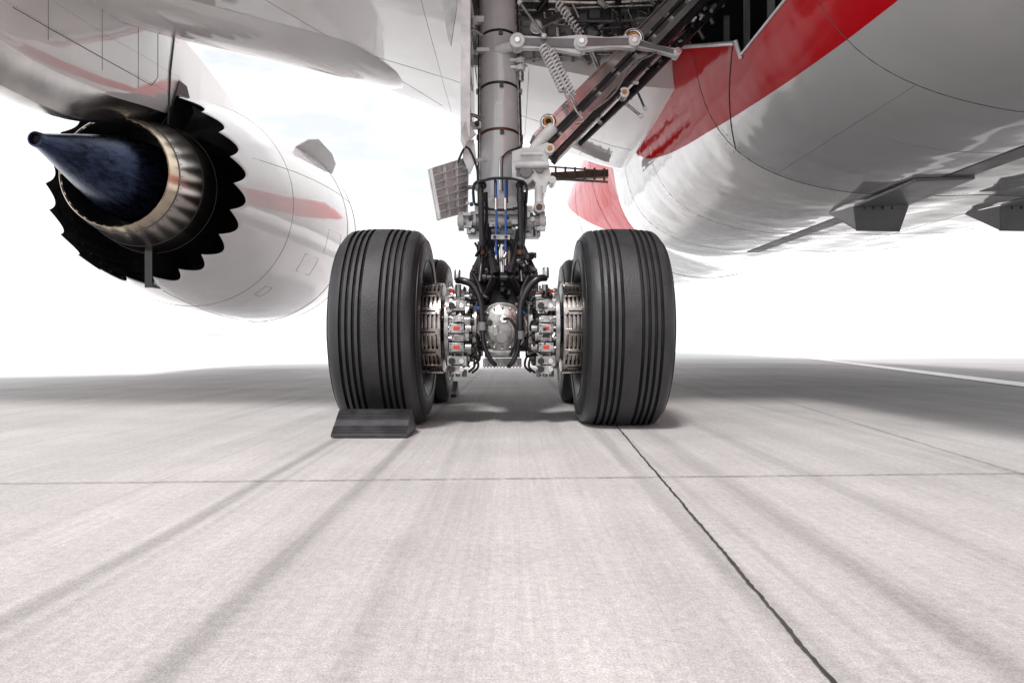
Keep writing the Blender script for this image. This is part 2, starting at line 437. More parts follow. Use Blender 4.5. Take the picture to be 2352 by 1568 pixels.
cb.lathe([(8.58,.722),(8.585,.728),(8.75,.765),(9.0,.82),(9.02,.828),(9.3,.88),(9.8,.95),(10.6,1.0),(11.2,1.0)],(EX,0,EZ),'y','core',128)
cb.lathe([(8.42,.66),(8.7,.64),(9.4,.66),(9.4,.3)],(EX,0,EZ),'y','duct',96)
for y,r in ((8.585,.728),(9.01,.826),(9.3,.881)): cb.torus((EX,y,EZ),r,.004,'y','seam',96,6)
for k in range(60):
    t=2*math.pi*k/60; cb.cyl((EX+.735*math.cos(t),8.62,EZ+.735*math.sin(t)),(EX+.742*math.cos(t),8.615,EZ+.742*math.sin(t)),.006,'seam',seg=6)
cb.build('core_nozzle',engine)
pb=MB()
pb.lathe([(7.10,.045),(7.02,.05),(7.0,.062),(7.01,.078),(7.06,.085),(7.10,.084),(7.5,.20),(8.0,.345),(8.4,.45),(8.7,.51),(9.0,.54),(9.4,.54)],(EX,0,EZ),'y','plug',96)
pb.lathe([(7.04,.0),(7.05,.05)],(EX,0,EZ),'y','void',24)
pb.build('exhaust_plug',engine)
kb=MB()
t=R(43); c,s_=math.cos(t),math.sin(t)
def npt(y,r): return (EX+TOE*max(0,y-9.6)+r*c,y,EZ+r*s_)
kb.prism([npt(11.3,1.64),npt(11.45,1.90),npt(11.7,2.02),npt(12.5,1.98),npt(12.95,1.88),npt(13.2,1.66)],(-.02*s_,0,.02*c),'strake')
kb.build('nacelle_strake',engine)
yb=[4.2,5.0,5.8,6.4,6.9,7.3,7.7,8.0,8.5,9.0,9.4,10,11,12,12.8]
zb_=[3.9,3.3,2.98,2.90,2.9,2.93,3.0,3.08,3.24,3.38,3.5,3.75,4.1,4.3,4.32]
zc =[3.95,3.6,3.45,3.46,3.48,3.50,3.52,3.55,3.60,3.64,3.7,3.9,4.2,4.36,4.36]
zt =[4.9,4.9,4.9,4.9,4.9,4.9,4.9,4.9,4.85,4.8,4.7,4.65,4.55,4.45,4.38]
hw =[.05,.16,.26,.30,.32,.33,.34,.35,.36,.36,.36,.34,.28,.18,.06]
Y2=np.linspace(4.2,12.8,60)
I=lambda A:np.interp(Y2,yb,A)
B_,C_,T_,H_=I(zb_),I(zc),I(zt),I(hw)
py=MB(); vs=[]
for i,y in enumerate(Y2):
    h=H_[i]; b0=h*.35
    ring=[(EX-h,y,T_[i]),(EX-h,y,C_[i]),(EX-h*.85,y,C_[i]*.6+B_[i]*.4),(EX-b0,y,B_[i]+.02),(EX,y,B_[i]),(EX+b0,y,B_[i]+.02),(EX+h*.85,y,C_[i]*.6+B_[i]*.4),(EX+h,y,C_[i]),(EX+h,y,T_[i])]
    vs+=ring
m=9; fu=[];fl=[]
for j in range(len(Y2)-1):
    for i in range(m-1):
        f=(j*m+i,j*m+i+1,(j+1)*m+i+1,(j+1)*m+i)
        (fl if 2<=i<=5 and Y2[j]<9.6 else fu).append(f)
py.add(vs,fu,'white'); py.add(vs,fl,'shield')
P=[(EX+np.interp(y,yb,hw)+.001,y,z) for y,z in ((6.3,3.6),(6.8,3.62),(7.4,3.66),(8.0,3.70),(8.6,3.74),(8.75,3.9),(8.75,4.6))]
py.tube(P,.004,'seam',6)
for y in (6.75,7.6,8.3):
    py.tube([(EX+np.interp(y,yb,hw)+.001,y,np.interp(y,yb,zc)+.02),(EX+np.interp(y,yb,hw)+.001,y,4.5)],.003,'seamlight',6)
for off in (.06,.34,.8):
    for k in range(90):
        y=6.2+k*.035
        z=np.interp(y,yb,zc)+.1+off; x=EX+np.interp(y,yb,hw)
        py.cyl((x-.001,y,z),(x+.0015,y,z),.005,'seamlight',seg=6)
py.tube([(EX+.365,9.0,3.38),(EX+.37,9.02,3.7),(EX+.372,9.05,4.1),(EX+.37,9.2,4.8)],.012,'seam',8)
py.prism([(EX+.2,9.02,3.3),(EX+.38,9.02,3.55),(EX+.38,9.25,4.05),(EX+.38,9.45,4.05),(EX+.45,9.5,3.7),(EX+.3,9.4,3.3)],(.02,0,0),'duct')
py.build('engine_pylon',engine,angle=40)

# ---------------------------------------------------------------- wheels
AX=-.06; AZ=.605
def tread():
    def rr(x): return .635-.016*(abs(x)/.2)**2.2
    pts=[(-.17,.30),(-.215,.33),(-.25,.40),(-.262,.47),(-.258,.53),(-.243,.578),(-.222,.604),(-.2,rr(.2))]
    ms=['sidewall']*6+['tyre']
    for g in (-.165,-.128,-.092,-.056,.056,.092,.128,.165):
        wd=.0085
        pts+=[(g-wd-.001,rr(g)),(g-wd+.001,rr(g)-.018),(g+wd-.001,rr(g)-.018),(g+wd+.001,rr(g))]
        ms+=['tyre','groove','groove','groove']
    pts+=[(.2,rr(.2)),(.222,.604),(.243,.578),(.258,.53),(.262,.47),(.25,.40),(.215,.33),(.17,.30)]
    ms+=['tyre','tyre']+['sidewall']*6
    return pts,ms
def wheel(cx,cy,side):
    b=MB(); tp,tm=tread(); b.lathe(tp,(cx,cy,AZ),'x','tyre',seg=128,mats=tm)
    for i,v in enumerate(b.v):
        if v[2]<.06:
            k=(.06-v[2])/.09
            b.v[i]=(cx+(v[0]-cx)*(1+.05*max(0,k)),v[1],max(v[2],.003))
    for sg in (-1,1):
        for rr_,xx in ((.565,.2505),(.44,.2585)): b.torus((cx+sg*xx,cy,AZ),rr_,.003,'x','sidewall',96,6)
        b.lathe([(sg*.17,.31),(sg*.195,.325),(sg*.205,.31),(sg*.19,.29),(sg*.15,.275),(sg*.05,.265)],(cx,cy,AZ),'x','cast',64)
    for i,v in enumerate(b.v):
        if v[2]<.003: b.v[i]=(v[0],v[1],.003)
    sg=side
    b.lathe([(sg*.05,.265),(sg*.08,.2),(sg*.10,.12),(sg*.17,.11),(sg*.18,.0)],(cx,cy,AZ),'x','cast',48)
    b.lathe([(-sg*.0,.265),(-sg*.02,.1)],(cx,cy,AZ),'x','dark',48)
    for k in range(10):
        t=2*math.pi*k/10
        b.cyl((cx+sg*.075,cy+.17*math.cos(t),AZ+.17*math.sin(t)),(cx+sg*.115,cy+.17*math.cos(t),AZ+.17*math.sin(t)),.014,'steel',seg=10)
    for k in range(12):
        t=2*math.pi*(k+.5)/12; r=.275
        b.box((cx-sg*.17,cy+r*math.cos(t),AZ+r*math.sin(t)),(.12,.03,.022),'steel',Matrix.Rotation(t,3,'X'))
        b.cyl((cx-sg*.2,cy+.3*math.cos(t+.2),AZ+.3*math.sin(t+.2)),(cx-sg*.215,cy+.3*math.cos(t+.2),AZ+.3*math.sin(t+.2)),.012,'dark',seg=10)
    b.build('wheel',gear)
for cy in (4.42,5.95):
    wheel(AX-.735,cy,-1); wheel(AX+.735,cy,1)

# ---------------------------------------------------------------- brakes/axles
def brakes(cy,detail):
    b=MB()
    b.cyl((AX-.6,cy,AZ),(AX+.6,cy,AZ),.085,'dark')
    for s in (-1,1):
        x=AX+s*.375
        prof=[(0,.10),(0,.285)]
        for k in range(6):
            a=s*(.0+.026*k); prof+=[(a+s*.002,.287),(a+s*.016,.287),(a+s*.017,.268),(a+s*.024,.268)]
        prof+=[(s*.165,.25),(s*.165,.1)]
        b.lathe(prof,(x,cy,AZ),'x','steel',96)
        for k in range(14):
            t=2*math.pi*k/14+.1
            b.box((x+s*.08,cy+.289*math.cos(t),AZ+.289*math.sin(t)),(.15,.045,.008),'steel',Matrix.Rotation(t-math.pi/2,3,'X'))
            b.box((x+s*.08,cy+.294*math.cos(t),AZ+.294*math.sin(t)),(.10,.009,.004),'void',Matrix.Rotation(t-math.pi/2,3,'X'))
            for q in (-.055,.055): b.cyl((x+s*.08+q,cy+.29*math.cos(t+.06),AZ+.29*math.sin(t+.06)),(x+s*.08+q,cy+.297*math.cos(t+.06),AZ+.297*math.sin(t+.06)),.006,'dark',seg=8)
        x=AX+s*.36
        b.lathe([(0,.0),(0,.24),(-s*.005,.262),(-s*.03,.262),(-s*.035,.24),(-s*.04,.1)],(x,cy,AZ),'x','cast',64)
        for k in range(24):
            t=2*math.pi*k/24
            b.cyl((x-s*.03,cy+.245*math.cos(t),AZ+.245*math.sin(t)),(x-s*.05,cy+.245*math.cos(t),AZ+.245*math.sin(t)),.009,'chrome',seg=6)
        for t in (195,168,140,222,250,290,110,70,30,330):
            tt=R(t); r=.20
            c=Vector((x,cy+r*math.cos(tt),AZ+.0+r*math.sin(tt)))
            L=random.uniform(.12,.17)
            b.cyl(c,c-Vector((s*L,0,0)),.036,'cast'); b.cyl(c-Vector((s*L,0,0)),c-Vector((s*(L+.02),0,0)),.026,'dark')
            b.cyl(c-Vector((s*.05,0,0)),c-Vector((s*.07,0,0)),.043,'steel')
            out=Vector((0,math.cos(tt),math.sin(tt)))
            b.box(c-Vector((s*.09,0,0))+out*.03,(.07,.05,.04),'cast',Matrix.Rotation(tt,3,'X'))
            for q in (-.025,.025):
                b.cyl(c-Vector((s*(.09+q),0,0))+out*.05,c-Vector((s*(.09+q),0,0))+out*.068,.007,'chrome',seg=6)
            if detail and random.random()<.7:
                b.tube([c-Vector((s*L,0,0)),c-Vector((s*(L+.04),.02,0)),c-Vector((s*(L+.05),-.03,.06)),c-Vector((s*(L+.01),-.05,.1))],.008,random.choice(['black','dark','cast']),8,5)
        if detail:
            for k in range(130):
                tt=R(random.uniform(80,285)); r=random.uniform(.13,.262)
                xx=x-s*random.uniform(.01,.17)
                c=Vector((xx,cy+r*math.cos(tt),AZ+r*math.sin(tt)))
                mt=random.choice(['cast','cast','steel','dark','black','chrome','midgrey'])
                if k%3==0: b.box(c,(random.uniform(.015,.05),random.uniform(.015,.05),random.uniform(.01,.035)),mt,Matrix.Rotation(tt,3,'X'))
                elif k%3==1: b.cyl(c,c+Vector((s*random.uniform(-.05,.05),-.01,random.uniform(-.03,.03))),random.uniform(.006,.016),mt,seg=10)
                else: b.cyl(c,c+Vector((0,math.cos(tt)*.03,math.sin(tt)*.03)),random.uniform(.006,.012),mt,seg=6)
            lx=-.34 if s<0 else .208
            for zz in (.60,.485):
                b.box((lx,cy-.225,zz),(.09,.06,.055),'cast')
                b.box((lx,cy-.257,zz),(.036,.004,.022),'redlabel')
                b.cyl((lx-.052*s,cy-.22,zz),(lx-.09*s,cy-.22,zz),.022,'cast')
                for dx in(-.035,.035):
                    for dz in (-.019,.019): b.cyl((lx+dx,cy-.25,zz+dz),(lx+dx,cy-.262,zz+dz),.005,'dark',seg=6)
            for zz,ww in ((.74,.12),(.40,.12),(.35,.07)):
                b.box((lx,cy-.17,zz),(ww,.09,.06),'cast')
                b.cyl((lx-.03,cy-.22,zz),(lx-.03,cy-.24,zz),.02,'dark'); b.cyl((lx+.03,cy-.22,zz),(lx+.03,cy-.235,zz),.016,'chrome')
            for k in range(3):
                b.cyl((lx-.04+.04*k,cy-.12,.34),(lx-.04+.04*k,cy-.13,.30),.016,'cast' if k%2 else 'midgrey')
            b.cyl((lx,cy-.1,.80),(lx,cy-.1,.88),.02,'cast'); b.cyl((lx+.04*s,cy-.1,.80),(lx+.04*s,cy-.1,.85),.012,'redlabel')
    b.build('brake_assembly',gear,.002)
brakes(4.42,True); brakes(5.95,False)

# ---------------------------------------------------------------- truck beam & hub
t=MB()
t.tube([(AX,4.3,AZ),(AX,4.7,AZ+.01),(AX,5.2,AZ+.06),(AX,5.7,AZ+.01),(AX,6.05,AZ)],[.13,.14,.18,.14,.13],'dark',24,4)
t.cyl((AX-.2,4.42,AZ),(AX+.2,4.42,AZ),.15,'dark')
t.cyl((AX-.19,4.42,AZ),(AX-.16,4.42,AZ),.175,'cast'); t.cyl((AX+.16,4.42,AZ),(AX+.19,4.42,AZ),.175,'cast')
t.lathe([(-.06,.0),(-.058,.05),(-.05,.095),(-.02,.135),(.03,.15),(.1,.155)],(AX,4.22,AZ),'y','cast',48)
t.torus((AX,4.25,AZ),.15,.012,'y','steel',48)
for k in range(16):
    a=2*math.pi*k/16; t.cyl((AX+.128*math.cos(a),4.20,AZ+.128*math.sin(a)),(AX+.128*math.cos(a),4.17,AZ+.128*math.sin(a)),.008,'chrome',seg=6)
t.cyl((AX+.01,4.17,AZ+.05),(AX+.01,4.10,AZ+.05),.022,'cast'); t.cyl((AX+.01,4.11,AZ+.05),(AX+.01,4.095,AZ+.05),.028,'chrome',seg=6)
t.cyl((AX,4.18,AZ-.06),(AX,4.13,AZ-.06),.035,'midgrey')
t.cyl((AX-.08,4.19,AZ+.03),(AX-.08,4.15,AZ+.03),.02,'dark'); t.box((AX-.04,4.16,AZ-.02),(.03,.02,.06),'steel')
t.tube([(AX+.01,4.10,AZ+.05),(AX+.05,4.07,AZ+.045),(AX+.085,4.08,AZ-.02),(AX+.08,4.1,AZ-.1),(AX+.05,4.15,AZ-.17)],.009,'black',10,6)
t.cyl((AX-.11,4.25,AZ-.15),(AX+.11,4.25,AZ-.15),.035,'cast')
t.box((AX,4.3,AZ-.215),(.24,.14,.05),'midgrey')
for k in range(12): t.box((AX-.11+.02*k,4.235,AZ-.235),(.009,.03,.03),'cast')
def quadblock(pts0,pts1,mat): t.add([*pts0,*pts1],[(0,1,2,3),(7,6,5,4),(0,4,5,1),(1,5,6,2),(2,6,7,3),(3,7,4,0)],mat)
quadblock([(AX-.26,4.95,.70),(AX+.26,4.95,.70),(AX+.26,5.45,.70),(AX-.26,5.45,.70)],[(AX-.25,4.98,1.02),(AX+.25,4.98,1.02),(AX+.25,5.4,1.02),(AX-.25,5.4,1.02)],'dark')
quadblock([(AX-.25,4.98,1.02),(AX+.25,4.98,1.02),(AX+.25,5.4,1.02),(AX-.25,5.4,1.02)],[(AX-.15,5.03,1.24),(AX+.15,5.03,1.24),(AX+.15,5.35,1.24),(AX-.15,5.35,1.24)],'dark')
t.cyl((AX-.30,5.15,.74),(AX+.30,5.15,.74),.10,'dark')
t.torus((AX-.15,5.0,1.04),.07,.018,'z','rust',24); t.torus((AX+.16,5.0,1.04),.07,.018,'z','midgrey',24)
t.cyl((AX-.12,4.80,.96),(AX+.12,4.80,.96),.035,'black'); t.cyl((AX-.15,4.80,.96),(AX-.12,4.80,.96),.045,'dark'); t.cyl((AX+.12,4.80,.96),(AX+.15,4.80,.96),.045,'dark')
for s in (-1,1):
    t.tube([(AX+s*.13,4.98,1.36),(AX+s*.09,4.82,1.15),(AX+s*.05,4.70,.98)],[.035,.03,.03],'dark',10)
    t.tube([(AX+s*.05,4.68,.97),(AX+s*.11,4.74,.84),(AX+s*.17,4.86,.72)],[.03,.03,.045],'dark',10)
    t.tube([(AX+s*.02,4.95,1.3),(AX+s*.2,4.9,1.0),(AX+s*.22,4.88,.85)],.012,'black',8,5)
    t.tube([(AX+s*.17,4.85,1.0),(AX+s*.15,4.7,.86),(AX+s*.1,4.45,.8)],.014,'dark',8,5)
for k in range(50):
    c=Vector((AX+random.uniform(-.22,.22),random.uniform(4.75,4.95),random.uniform(.76,1.2)))
    if k%2: t.cyl(c,c+Vector((random.uniform(-.04,.04),-.02,random.uniform(-.05,.05))),random.uniform(.006,.018),random.choice(['dark','midgrey','cast','black']),seg=10)
    else: t.box(c,(random.uniform(.02,.06),.03,random.uniform(.015,.04)),random.choice(['dark','dark','midgrey','black']))
t.build('truck_beam',gear,.003)

# ---------------------------------------------------------------- strut
s=MB()
S0=Vector((-.085,5.18,1.52)); S1=Vector((-.13,5.75,4.4)); D=(S1-S0)
def sp(z): return S0+D*((z-S0.z)/D.z)
def sr(z): return .166+( .138-.166)*((z-1.52)/2.88)
s.tube([sp(1.52),sp(1.58),sp(4.4)],[sr(1.52)-.01,sr(1.6),sr(4.4)],'grey',48)
s.tube([sp(1.0),sp(1.53)],[.115,.115],'chrome',36)
for z in (2.09,2.47,2.91,3.3):
    s.tube([sp(z-.010),sp(z+.010)],[sr(z)+.006]*2,'rust' if z<2.3 else 'dark',40)
    s.box(sp(z)+Vector((.02,-sr(z)-.012,0)),(.03,.02,.03),'dark'); s.box(sp(z)+Vector((-.165,-.03,0)),(.03,.04,.035),'midgrey'); s.box(sp(z)+Vector((.165,-.03,0)),(.03,.04,.035),'midgrey')
s.tube([sp(1.40),sp(1.43),sp(1.54),sp(1.57)],[.17,.20,.20,.175],'whitepart',40)
s.tube([sp(1.28),sp(1.40)],[.15,.16],'midgrey',36)
for k in range(18):
    a=2*math.pi*k/18; c=sp(1.41)+Vector((.185*math.cos(a),.185*math.sin(a),0)); s.cyl(c,c-Vector((0,0,.03)),.012,'chrome',seg=6)
s.cyl((AX-.32,5.0,1.40),(AX+.29,5.0,1.40),.045,'whitepart')
for xx in (AX-.31,AX-.22,AX+.19,AX+.28):
    s.cyl((xx-.02,5.0,1.40),(xx+.02,5.0,1.40),.072,'whitepart'); s.cyl((xx-.028,5.0,1.40),(xx+.028,5.0,1.40),.035,'steel')
s.box((AX-.2,5.03,1.33),(.12,.12,.10),'whitepart'); s.box((AX+.2,5.03,1.34),(.12,.12,.12),'whitepart')
s.box((AX,5.0,1.47),(.42,.14,.06),'whitepart'); s.box((AX,4.98,1.30),(.34,.1,.05),'midgrey')
s.cyl((AX-.24,4.97,1.30),(AX-.24,4.97,1.36),.03,'cast'); s.cyl((AX+.24,4.97,1.28),(AX+.24,4.97,1.36),.028,'cast')
for k in range(45):
    c=Vector((AX+random.uniform(-.27,.27),random.uniform(4.9,4.96),random.uniform(1.28,1.52)))
    if k%2: s.cyl(c,c+Vector((0,-.03,0)),random.uniform(.006,.02),random.choice(['cast','whitepart','dark','chrome','midgrey']),seg=10)
    else: s.box(c,(random.uniform(.02,.07),.03,random.uniform(.015,.04)),random.choice(['midgrey','whitepart','dark','cast']))
for dx,dy,m_,r in ((-.168,-.05,'dark',.008),(-.158,-.075,'cast',.006),(.17,-.04,'dark',.008),(.155,-.08,'cast',.006)):
    s.tube([sp(z)+Vector((dx*(1-.06*(z-1.6)),dy,0)) for z in (1.62,2.0,2.6,3.2,4.0)],r,m_,8,4)
s.tube([sp(2.05)+Vector((.16,-.07,0)),sp(1.98)+Vector((.155,-.10,0)),sp(1.90)+Vector((.03,-.18,0)),sp(1.84)+Vector((.0,-.19,0)),sp(1.62)+Vector((.0,-.19,0))],.007,'chrome',8,5)
s.tube([sp(2.10)+Vector((.16,-.09,0)),sp(2.0)+Vector((.165,-.11,0)),sp(1.93)+Vector((.06,-.18,0)),sp(1.85)+Vector((.02,-.195,0)),sp(1.62)+Vector((.02,-.195,0))],.006,'dark',8,5)
for z,dx in ((2.64,.17),(2.70,.17)):
    c=sp(z); s.box(c+Vector((.12,-.1,0)),(.14,.06,.022),'whitepart'); s.cyl(c+Vector((dx,-.1,-.02)),c+Vector((dx,-.1,.02)),.035,'whitepart')
c=sp(2.67); s.cyl(c+Vector((.17,-.1,-.09)),c+Vector((.17,-.1,.08)),.014,'cast'); s.cyl(c+Vector((.17,-.1,-.13)),c+Vector((.17,-.1,-.06)),.025,'cast')
s.box(sp(2.78)+Vector((-.12,-.12,0)),(.1,.05,.03),'whitepart'); s.box(sp(3.05)+Vector((-.15,-.1,0)),(.08,.05,.05),'whitepart')
s.box(sp(2.17)+Vector((-.19,-.08,0)),(.1,.05,.05),'whitepart'); s.cyl(sp(2.17)+Vector((-.17,-.11,-.0)),sp(2.17)+Vector((-.17,-.15,0)),.018,'dark')
s.box(sp(2.33)+Vector((-.0,-sr(2.33)-.002,0)),(.05,.006,.035),'whitepart')
s.build('shock_strut',gear,.003)
g=MB()
def plate(pts2,y,th,mat): g.prism([(x,y,z) for x,z in pts2],(0,th,0),mat)
plate([(.0,1.68),(.08,1.65),(.15,1.69),(.19,1.64),(.25,1.64),(.28,1.71),(.26,1.84),(.29,1.91),(.26,1.96),(.16,1.92),(.08,1.92),(.0,1.89)],4.93,.07,'whitepart')
plate([(.0,1.68),(.12,1.66),(.24,1.69),(.25,1.87),(.12,1.92),(.0,1.89)],5.10,.07,'whitepart')
plate([(.03,1.71),(.12,1.70),(.16,1.74),(.12,1.78),(.03,1.77)],4.925,.01,'midgrey')
g.cyl((.02,4.91,1.79),(.26,4.91,1.79),.028,'whitepart'); g.cyl((.06,4.88,1.86),(.22,4.88,1.86),.016,'whitepart')
g.cyl((.10,4.90,1.74),(.10,4.935,1.74),.045,'midgrey'); g.cyl((.20,4.90,1.76),(.20,4.935,1.76),.03,'midgrey')
g.cyl((.21,4.9,1.62),(.21,5.1,1.62),.04,'whitepart'); g.cyl((.195,4.92,1.50),(.195,4.92,1.64),.033,'whitepart'); g.cyl((.195,4.88,1.48),(.195,5.0,1.48),.042,'cast'); g.cyl((.195,4.87,1.48),(.195,4.881,1.48),.022,'rust')
g.cyl((.29,4.9,1.68),(.29,5.05,1.68),.028,'whitepart'); g.cyl((.27,4.88,1.9),(.27,4.95,1.9),.036,'whitepart'); g.cyl((.27,4.872,1.9),(.27,4.881,1.9),.018,'amber')
A=Vector((.24,5.05,1.93)); B=Vector((1.80,5.7,3.70)); d=(B-A).normalized(); nperp=Vector((-d.z,0,d.x)).normalized(); yy=d.cross(nperp).normalized()
rot=Matrix((d,nperp,yy)).transposed()
L=(B-A).length
def bm_(along,perp,dep,size,mat): g.box(A+d*along+nperp*perp+yy*dep,size,mat,rot)
sgn=1 if yy.y<0 else -1
bm_(L/2,0,-.03*sgn,(L,.20,.04),'midgrey')
bm_(L/2,.090,.0,(L,.085,.13),'brace'); bm_(L/2,-.10,.0,(L,.04,.13),'dark')
bm_(L/2,-.045,.045*sgn,(L,.05,.035),'brace')
bm_(L/2,.115,.068*sgn,(L,.012,.012),'chrome')
for k in range(9):
    bm_(.18+k*.24,.02,.0*sgn,(.025,.10,.06),'whitepart')
g.tube([A+d*.1+nperp*.02+yy*.05*sgn,A+d*1.2+nperp*.02+yy*.05*sgn,A+d*2.2+nperp*.02+yy*.05*sgn],.010,'black',8)
g.tube([A+d*.25+nperp*-.15+Vector((0,.05,0)),A+d*1.0+nperp*-.17+Vector((0,.08,0)),A+d*2.2+nperp*-.18+Vector((0,.1,0))],[.02,.035,.04],'dark',14)
for al,pp,r in ((.17,.11,.060),(1.20,.09,.082)):
    c=A+d*al+nperp*pp
    g.cyl(c+Vector((0,.06,0)),c-Vector((0,.10,0)),r,'cast'); g.torus(c-Vector((0,.10,0)),r*.74,.012,'y','chrome',28); g.cyl(c-Vector((0,.095,0)),c-Vector((0,.112,0)),r*.58,'amber'); g.cyl(c-Vector((0,.11,0)),c-Vector((0,.116,0)),r*.36,'void')
c=A+d*.80+nperp*-.14; g.cyl(c+Vector((0,.05,0)),c-Vector((0,.07,0)),.038,'whitepart'); g.cyl(c-Vector((0,.07,0)),c-Vector((0,.078,0)),.018,'amber')
g.tube([(.14,4.98,1.86),(.19,4.97,1.96),(.30,4.98,2.08)],[.045,.04,.045],'whitepart',14,4)
def link(p0,p1,w0,w1,mat):
    p0=Vector(p0);p1=Vector(p1); q=(p1-p0).normalized(); u=Vector((-q.z,0,q.x))
    g.prism([p0+u*w0,p0-u*w0,p0.lerp(p1,.5)-u*(w0+w1)*.33,p1-u*w1,p1+u*w1,p0.lerp(p1,.5)+u*(w0+w1)*.33],(0,.05,0),mat)
    g.prism([p0+u*w0*.5-Vector((0,.012,0)),p0-u*w0*.5-Vector((0,.012,0)),p1-u*w1*.5-Vector((0,.012,0)),p1+u*w1*.5-Vector((0,.012,0))],(0,.01,0),'midgrey')
    for p in (p0,p1): g.cyl(p-Vector((0,.03,0)),p+Vector((0,.08,0)),max(w0,w1)*.75,mat); g.cyl(p-Vector((0,.04,0)),p-Vector((0,.029,0)),.022,'chrome')
link((.04,5.15,2.78),(.52,5.15,2.76),.05,.075,'whitepart'); link((.52,5.12,2.76),(.92,5.15,2.78),.06,.05,'whitepart'); link((.92,5.2,2.80),(1.28,5.3,2.76),.04,.03,'whitepart')
g.cyl((.05,5.2,2.78),(-.12,5.3,2.78),.04,'whitepart')
def spring(p0,p1,r,wr,turns,mat):
    p0=Vector(p0);p1=Vector(p1);q=(p1-p0).normalized();u=q.cross(Vector((0,1,0))).normalized();v=q.cross(u)
    P=[]
    n=turns*12
    for i in range(n+1):
        a=2*math.pi*i/12; P.append(p0+(p1-p0)*(i/n)+u*r*math.cos(a)+v*r*math.sin(a))
    g.tube(P,wr,mat,8); g.cyl(p0-q*.05,p1+q*.08,.008,'cast',seg=8)
spring((.23,5.05,2.70),(.38,5.02,2.36),.032,.009,13,'whitepart'); spring((.29,5.02,2.66),(.44,5.0,2.32),.026,.008,13,'whitepart'); spring((.37,5.5,3.25),(.55,5.5,3.0),.028,.008,9,'whitepart')
g.tube([(.43,5.0,2.30),(.47,4.98,2.2),(.52,4.95,2.12),(.46,4.95,2.10)],.008,'cast',8,5)
for p0,p1,r in (((.06,5.2,3.10),(.24,5.1,2.80),.012),((.60,5.4,2.9),(.75,5.3,2.45),.02),((.9,5.4,2.4),(1.02,5.4,2.3),.012),((1.15,5.6,3.1),(1.55,6.2,3.5),.03),((.2,5.6,3.1),(.5,6.4,3.6),.03),((1.2,5.7,2.9),(.7,5.5,2.5),.018),((1.0,5.5,2.55),(1.05,5.4,2.36),.01)):
    g.cyl(p0,p1,r,'cast'); g.sphere(p0,r*1.8,'whitepart',seg=12); g.sphere(p1,r*1.8,'whitepart',seg=12)
for k in range(26):
    al=random.uniform(.2,2.1); c=A+d*al+nperp*random.uniform(-.19,-.13)+Vector((0,random.uniform(-.05,.1),0))
    g.cyl(c,c+Vector((random.uniform(-.05,.05),-.02,random.uniform(-.06,.02))),random.uniform(.008,.02),random.choice(['dark','cast','whitepart','black']),seg=10)
g.tube([(.55,5.0,2.18),(.75,5.05,2.35),(.9,5.1,2.58),(1.1,5.2,2.72)],.008,'cast',8,5)
g.build('side_stay',gear,.003)
# ---------------------------------------------------------------- hoses
h=MB()
for sx in (-.215,.06):
    x=sx
    h.tube([(x,4.88,1.64),(x-.004,4.80,1.58),(x,4.80,1.40),(x+.004,4.80,1.22),(x,4.82,1.08),(x+(-.01 if sx<0 else .01),4.75,.93)],.021,'black',12,6)
    h.cyl((x,4.8,1.13),(x,4.8,1.16),.03,'rust'); h.cyl((x,4.8,1.19),(x,4.8,1.22),.028,'dark'); h.cyl((x,4.8,1.5),(x,4.8,1.56),.028,'dark'); h.sphere((x,4.86,1.63),.035,'black')
    h.tube([(x+.03,4.86,1.58),(x+.035,4.84,1.4),(x+.02,4.84,1.2)],.012,'black',8,5)
for P in ([(-.34,4.24,.90),(-.30,4.21,.893),(-.244,4.2,.866),(-.195,4.18,.772),(-.182,4.16,.638),(-.171,4.14,.504),(-.13,4.14,.41),(-.10,4.17,.375)],
          [(.21,4.24,.915),(.16,4.21,.905),(.104,4.2,.852),(.056,4.18,.745),(.05,4.15,.584),(.03,4.14,.46),(.0,4.14,.39),(-.02,4.17,.37)]):
    h.tube(P[:5],.022,'black',14,6); h.tube(P[4:],.014,'black',12,6); h.tube([P[4],Vector(P[4])-Vector((0,0,.05))],.024,'midgrey',14)
    q=Vector(P[3]); h.cyl(q+Vector((0,0,-.04)),q+Vector((0,0,-.055)),.026,'blue'); h.cyl(q+Vector((0,0,-.06)),q+Vector((0,0,-.072)),.026,'rust')
    h.tube([Vector(P[0])+Vector((0,.02,.06)),Vector(P[0])+Vector((0,0,.02)),P[0]],.02,'cast',10)
    h.tube([Vector(P[2])+Vector((0,.1,.08)),Vector(P[3])+Vector((0,.1,.06)),Vector(P[4])+Vector((0,.05,0)),Vector(P[5])+Vector((0,.06,-.03))],.012,'black',10,5)
for x in (-.112,-.046):
    h.tube([(x,4.86,1.66),(x,4.78,1.58),(x+.003,4.77,1.4),(x,4.77,1.22),(x+.004,4.78,1.02)],.0085,'blue',8,5)
    h.cyl((x,4.77,1.44),(x,4.77,1.52),.011,'chrome'); h.cyl((x,4.77,1.05),(x,4.77,1.12),.011,'chrome')
h.box((-.08,4.755,1.245),(.13,.02,.03),'cast'); h.cyl((-.12,4.74,1.245),(-.12,4.76,1.245),.012,'dark'); h.cyl((-.04,4.74,1.245),(-.04,4.76,1.245),.012,'dark')
fr=[(-.27,4.85,1.50),(-.275,4.84,1.60),(-.255,4.83,1.645),(-.2,4.82,1.655),(-.13,4.82,1.67),(-.02,4.82,1.67),(.05,4.82,1.655),(.09,4.83,1.64),(.105,4.84,1.60),(.1,4.85,1.50)]
h.tube(fr,.010,'black',8,3); h.tube([(-.12,4.83,1.67),(-.12,4.84,1.50)],.008,'black',8); h.tube([(-.035,4.83,1.67),(-.035,4.84,1.50)],.008,'black',8)
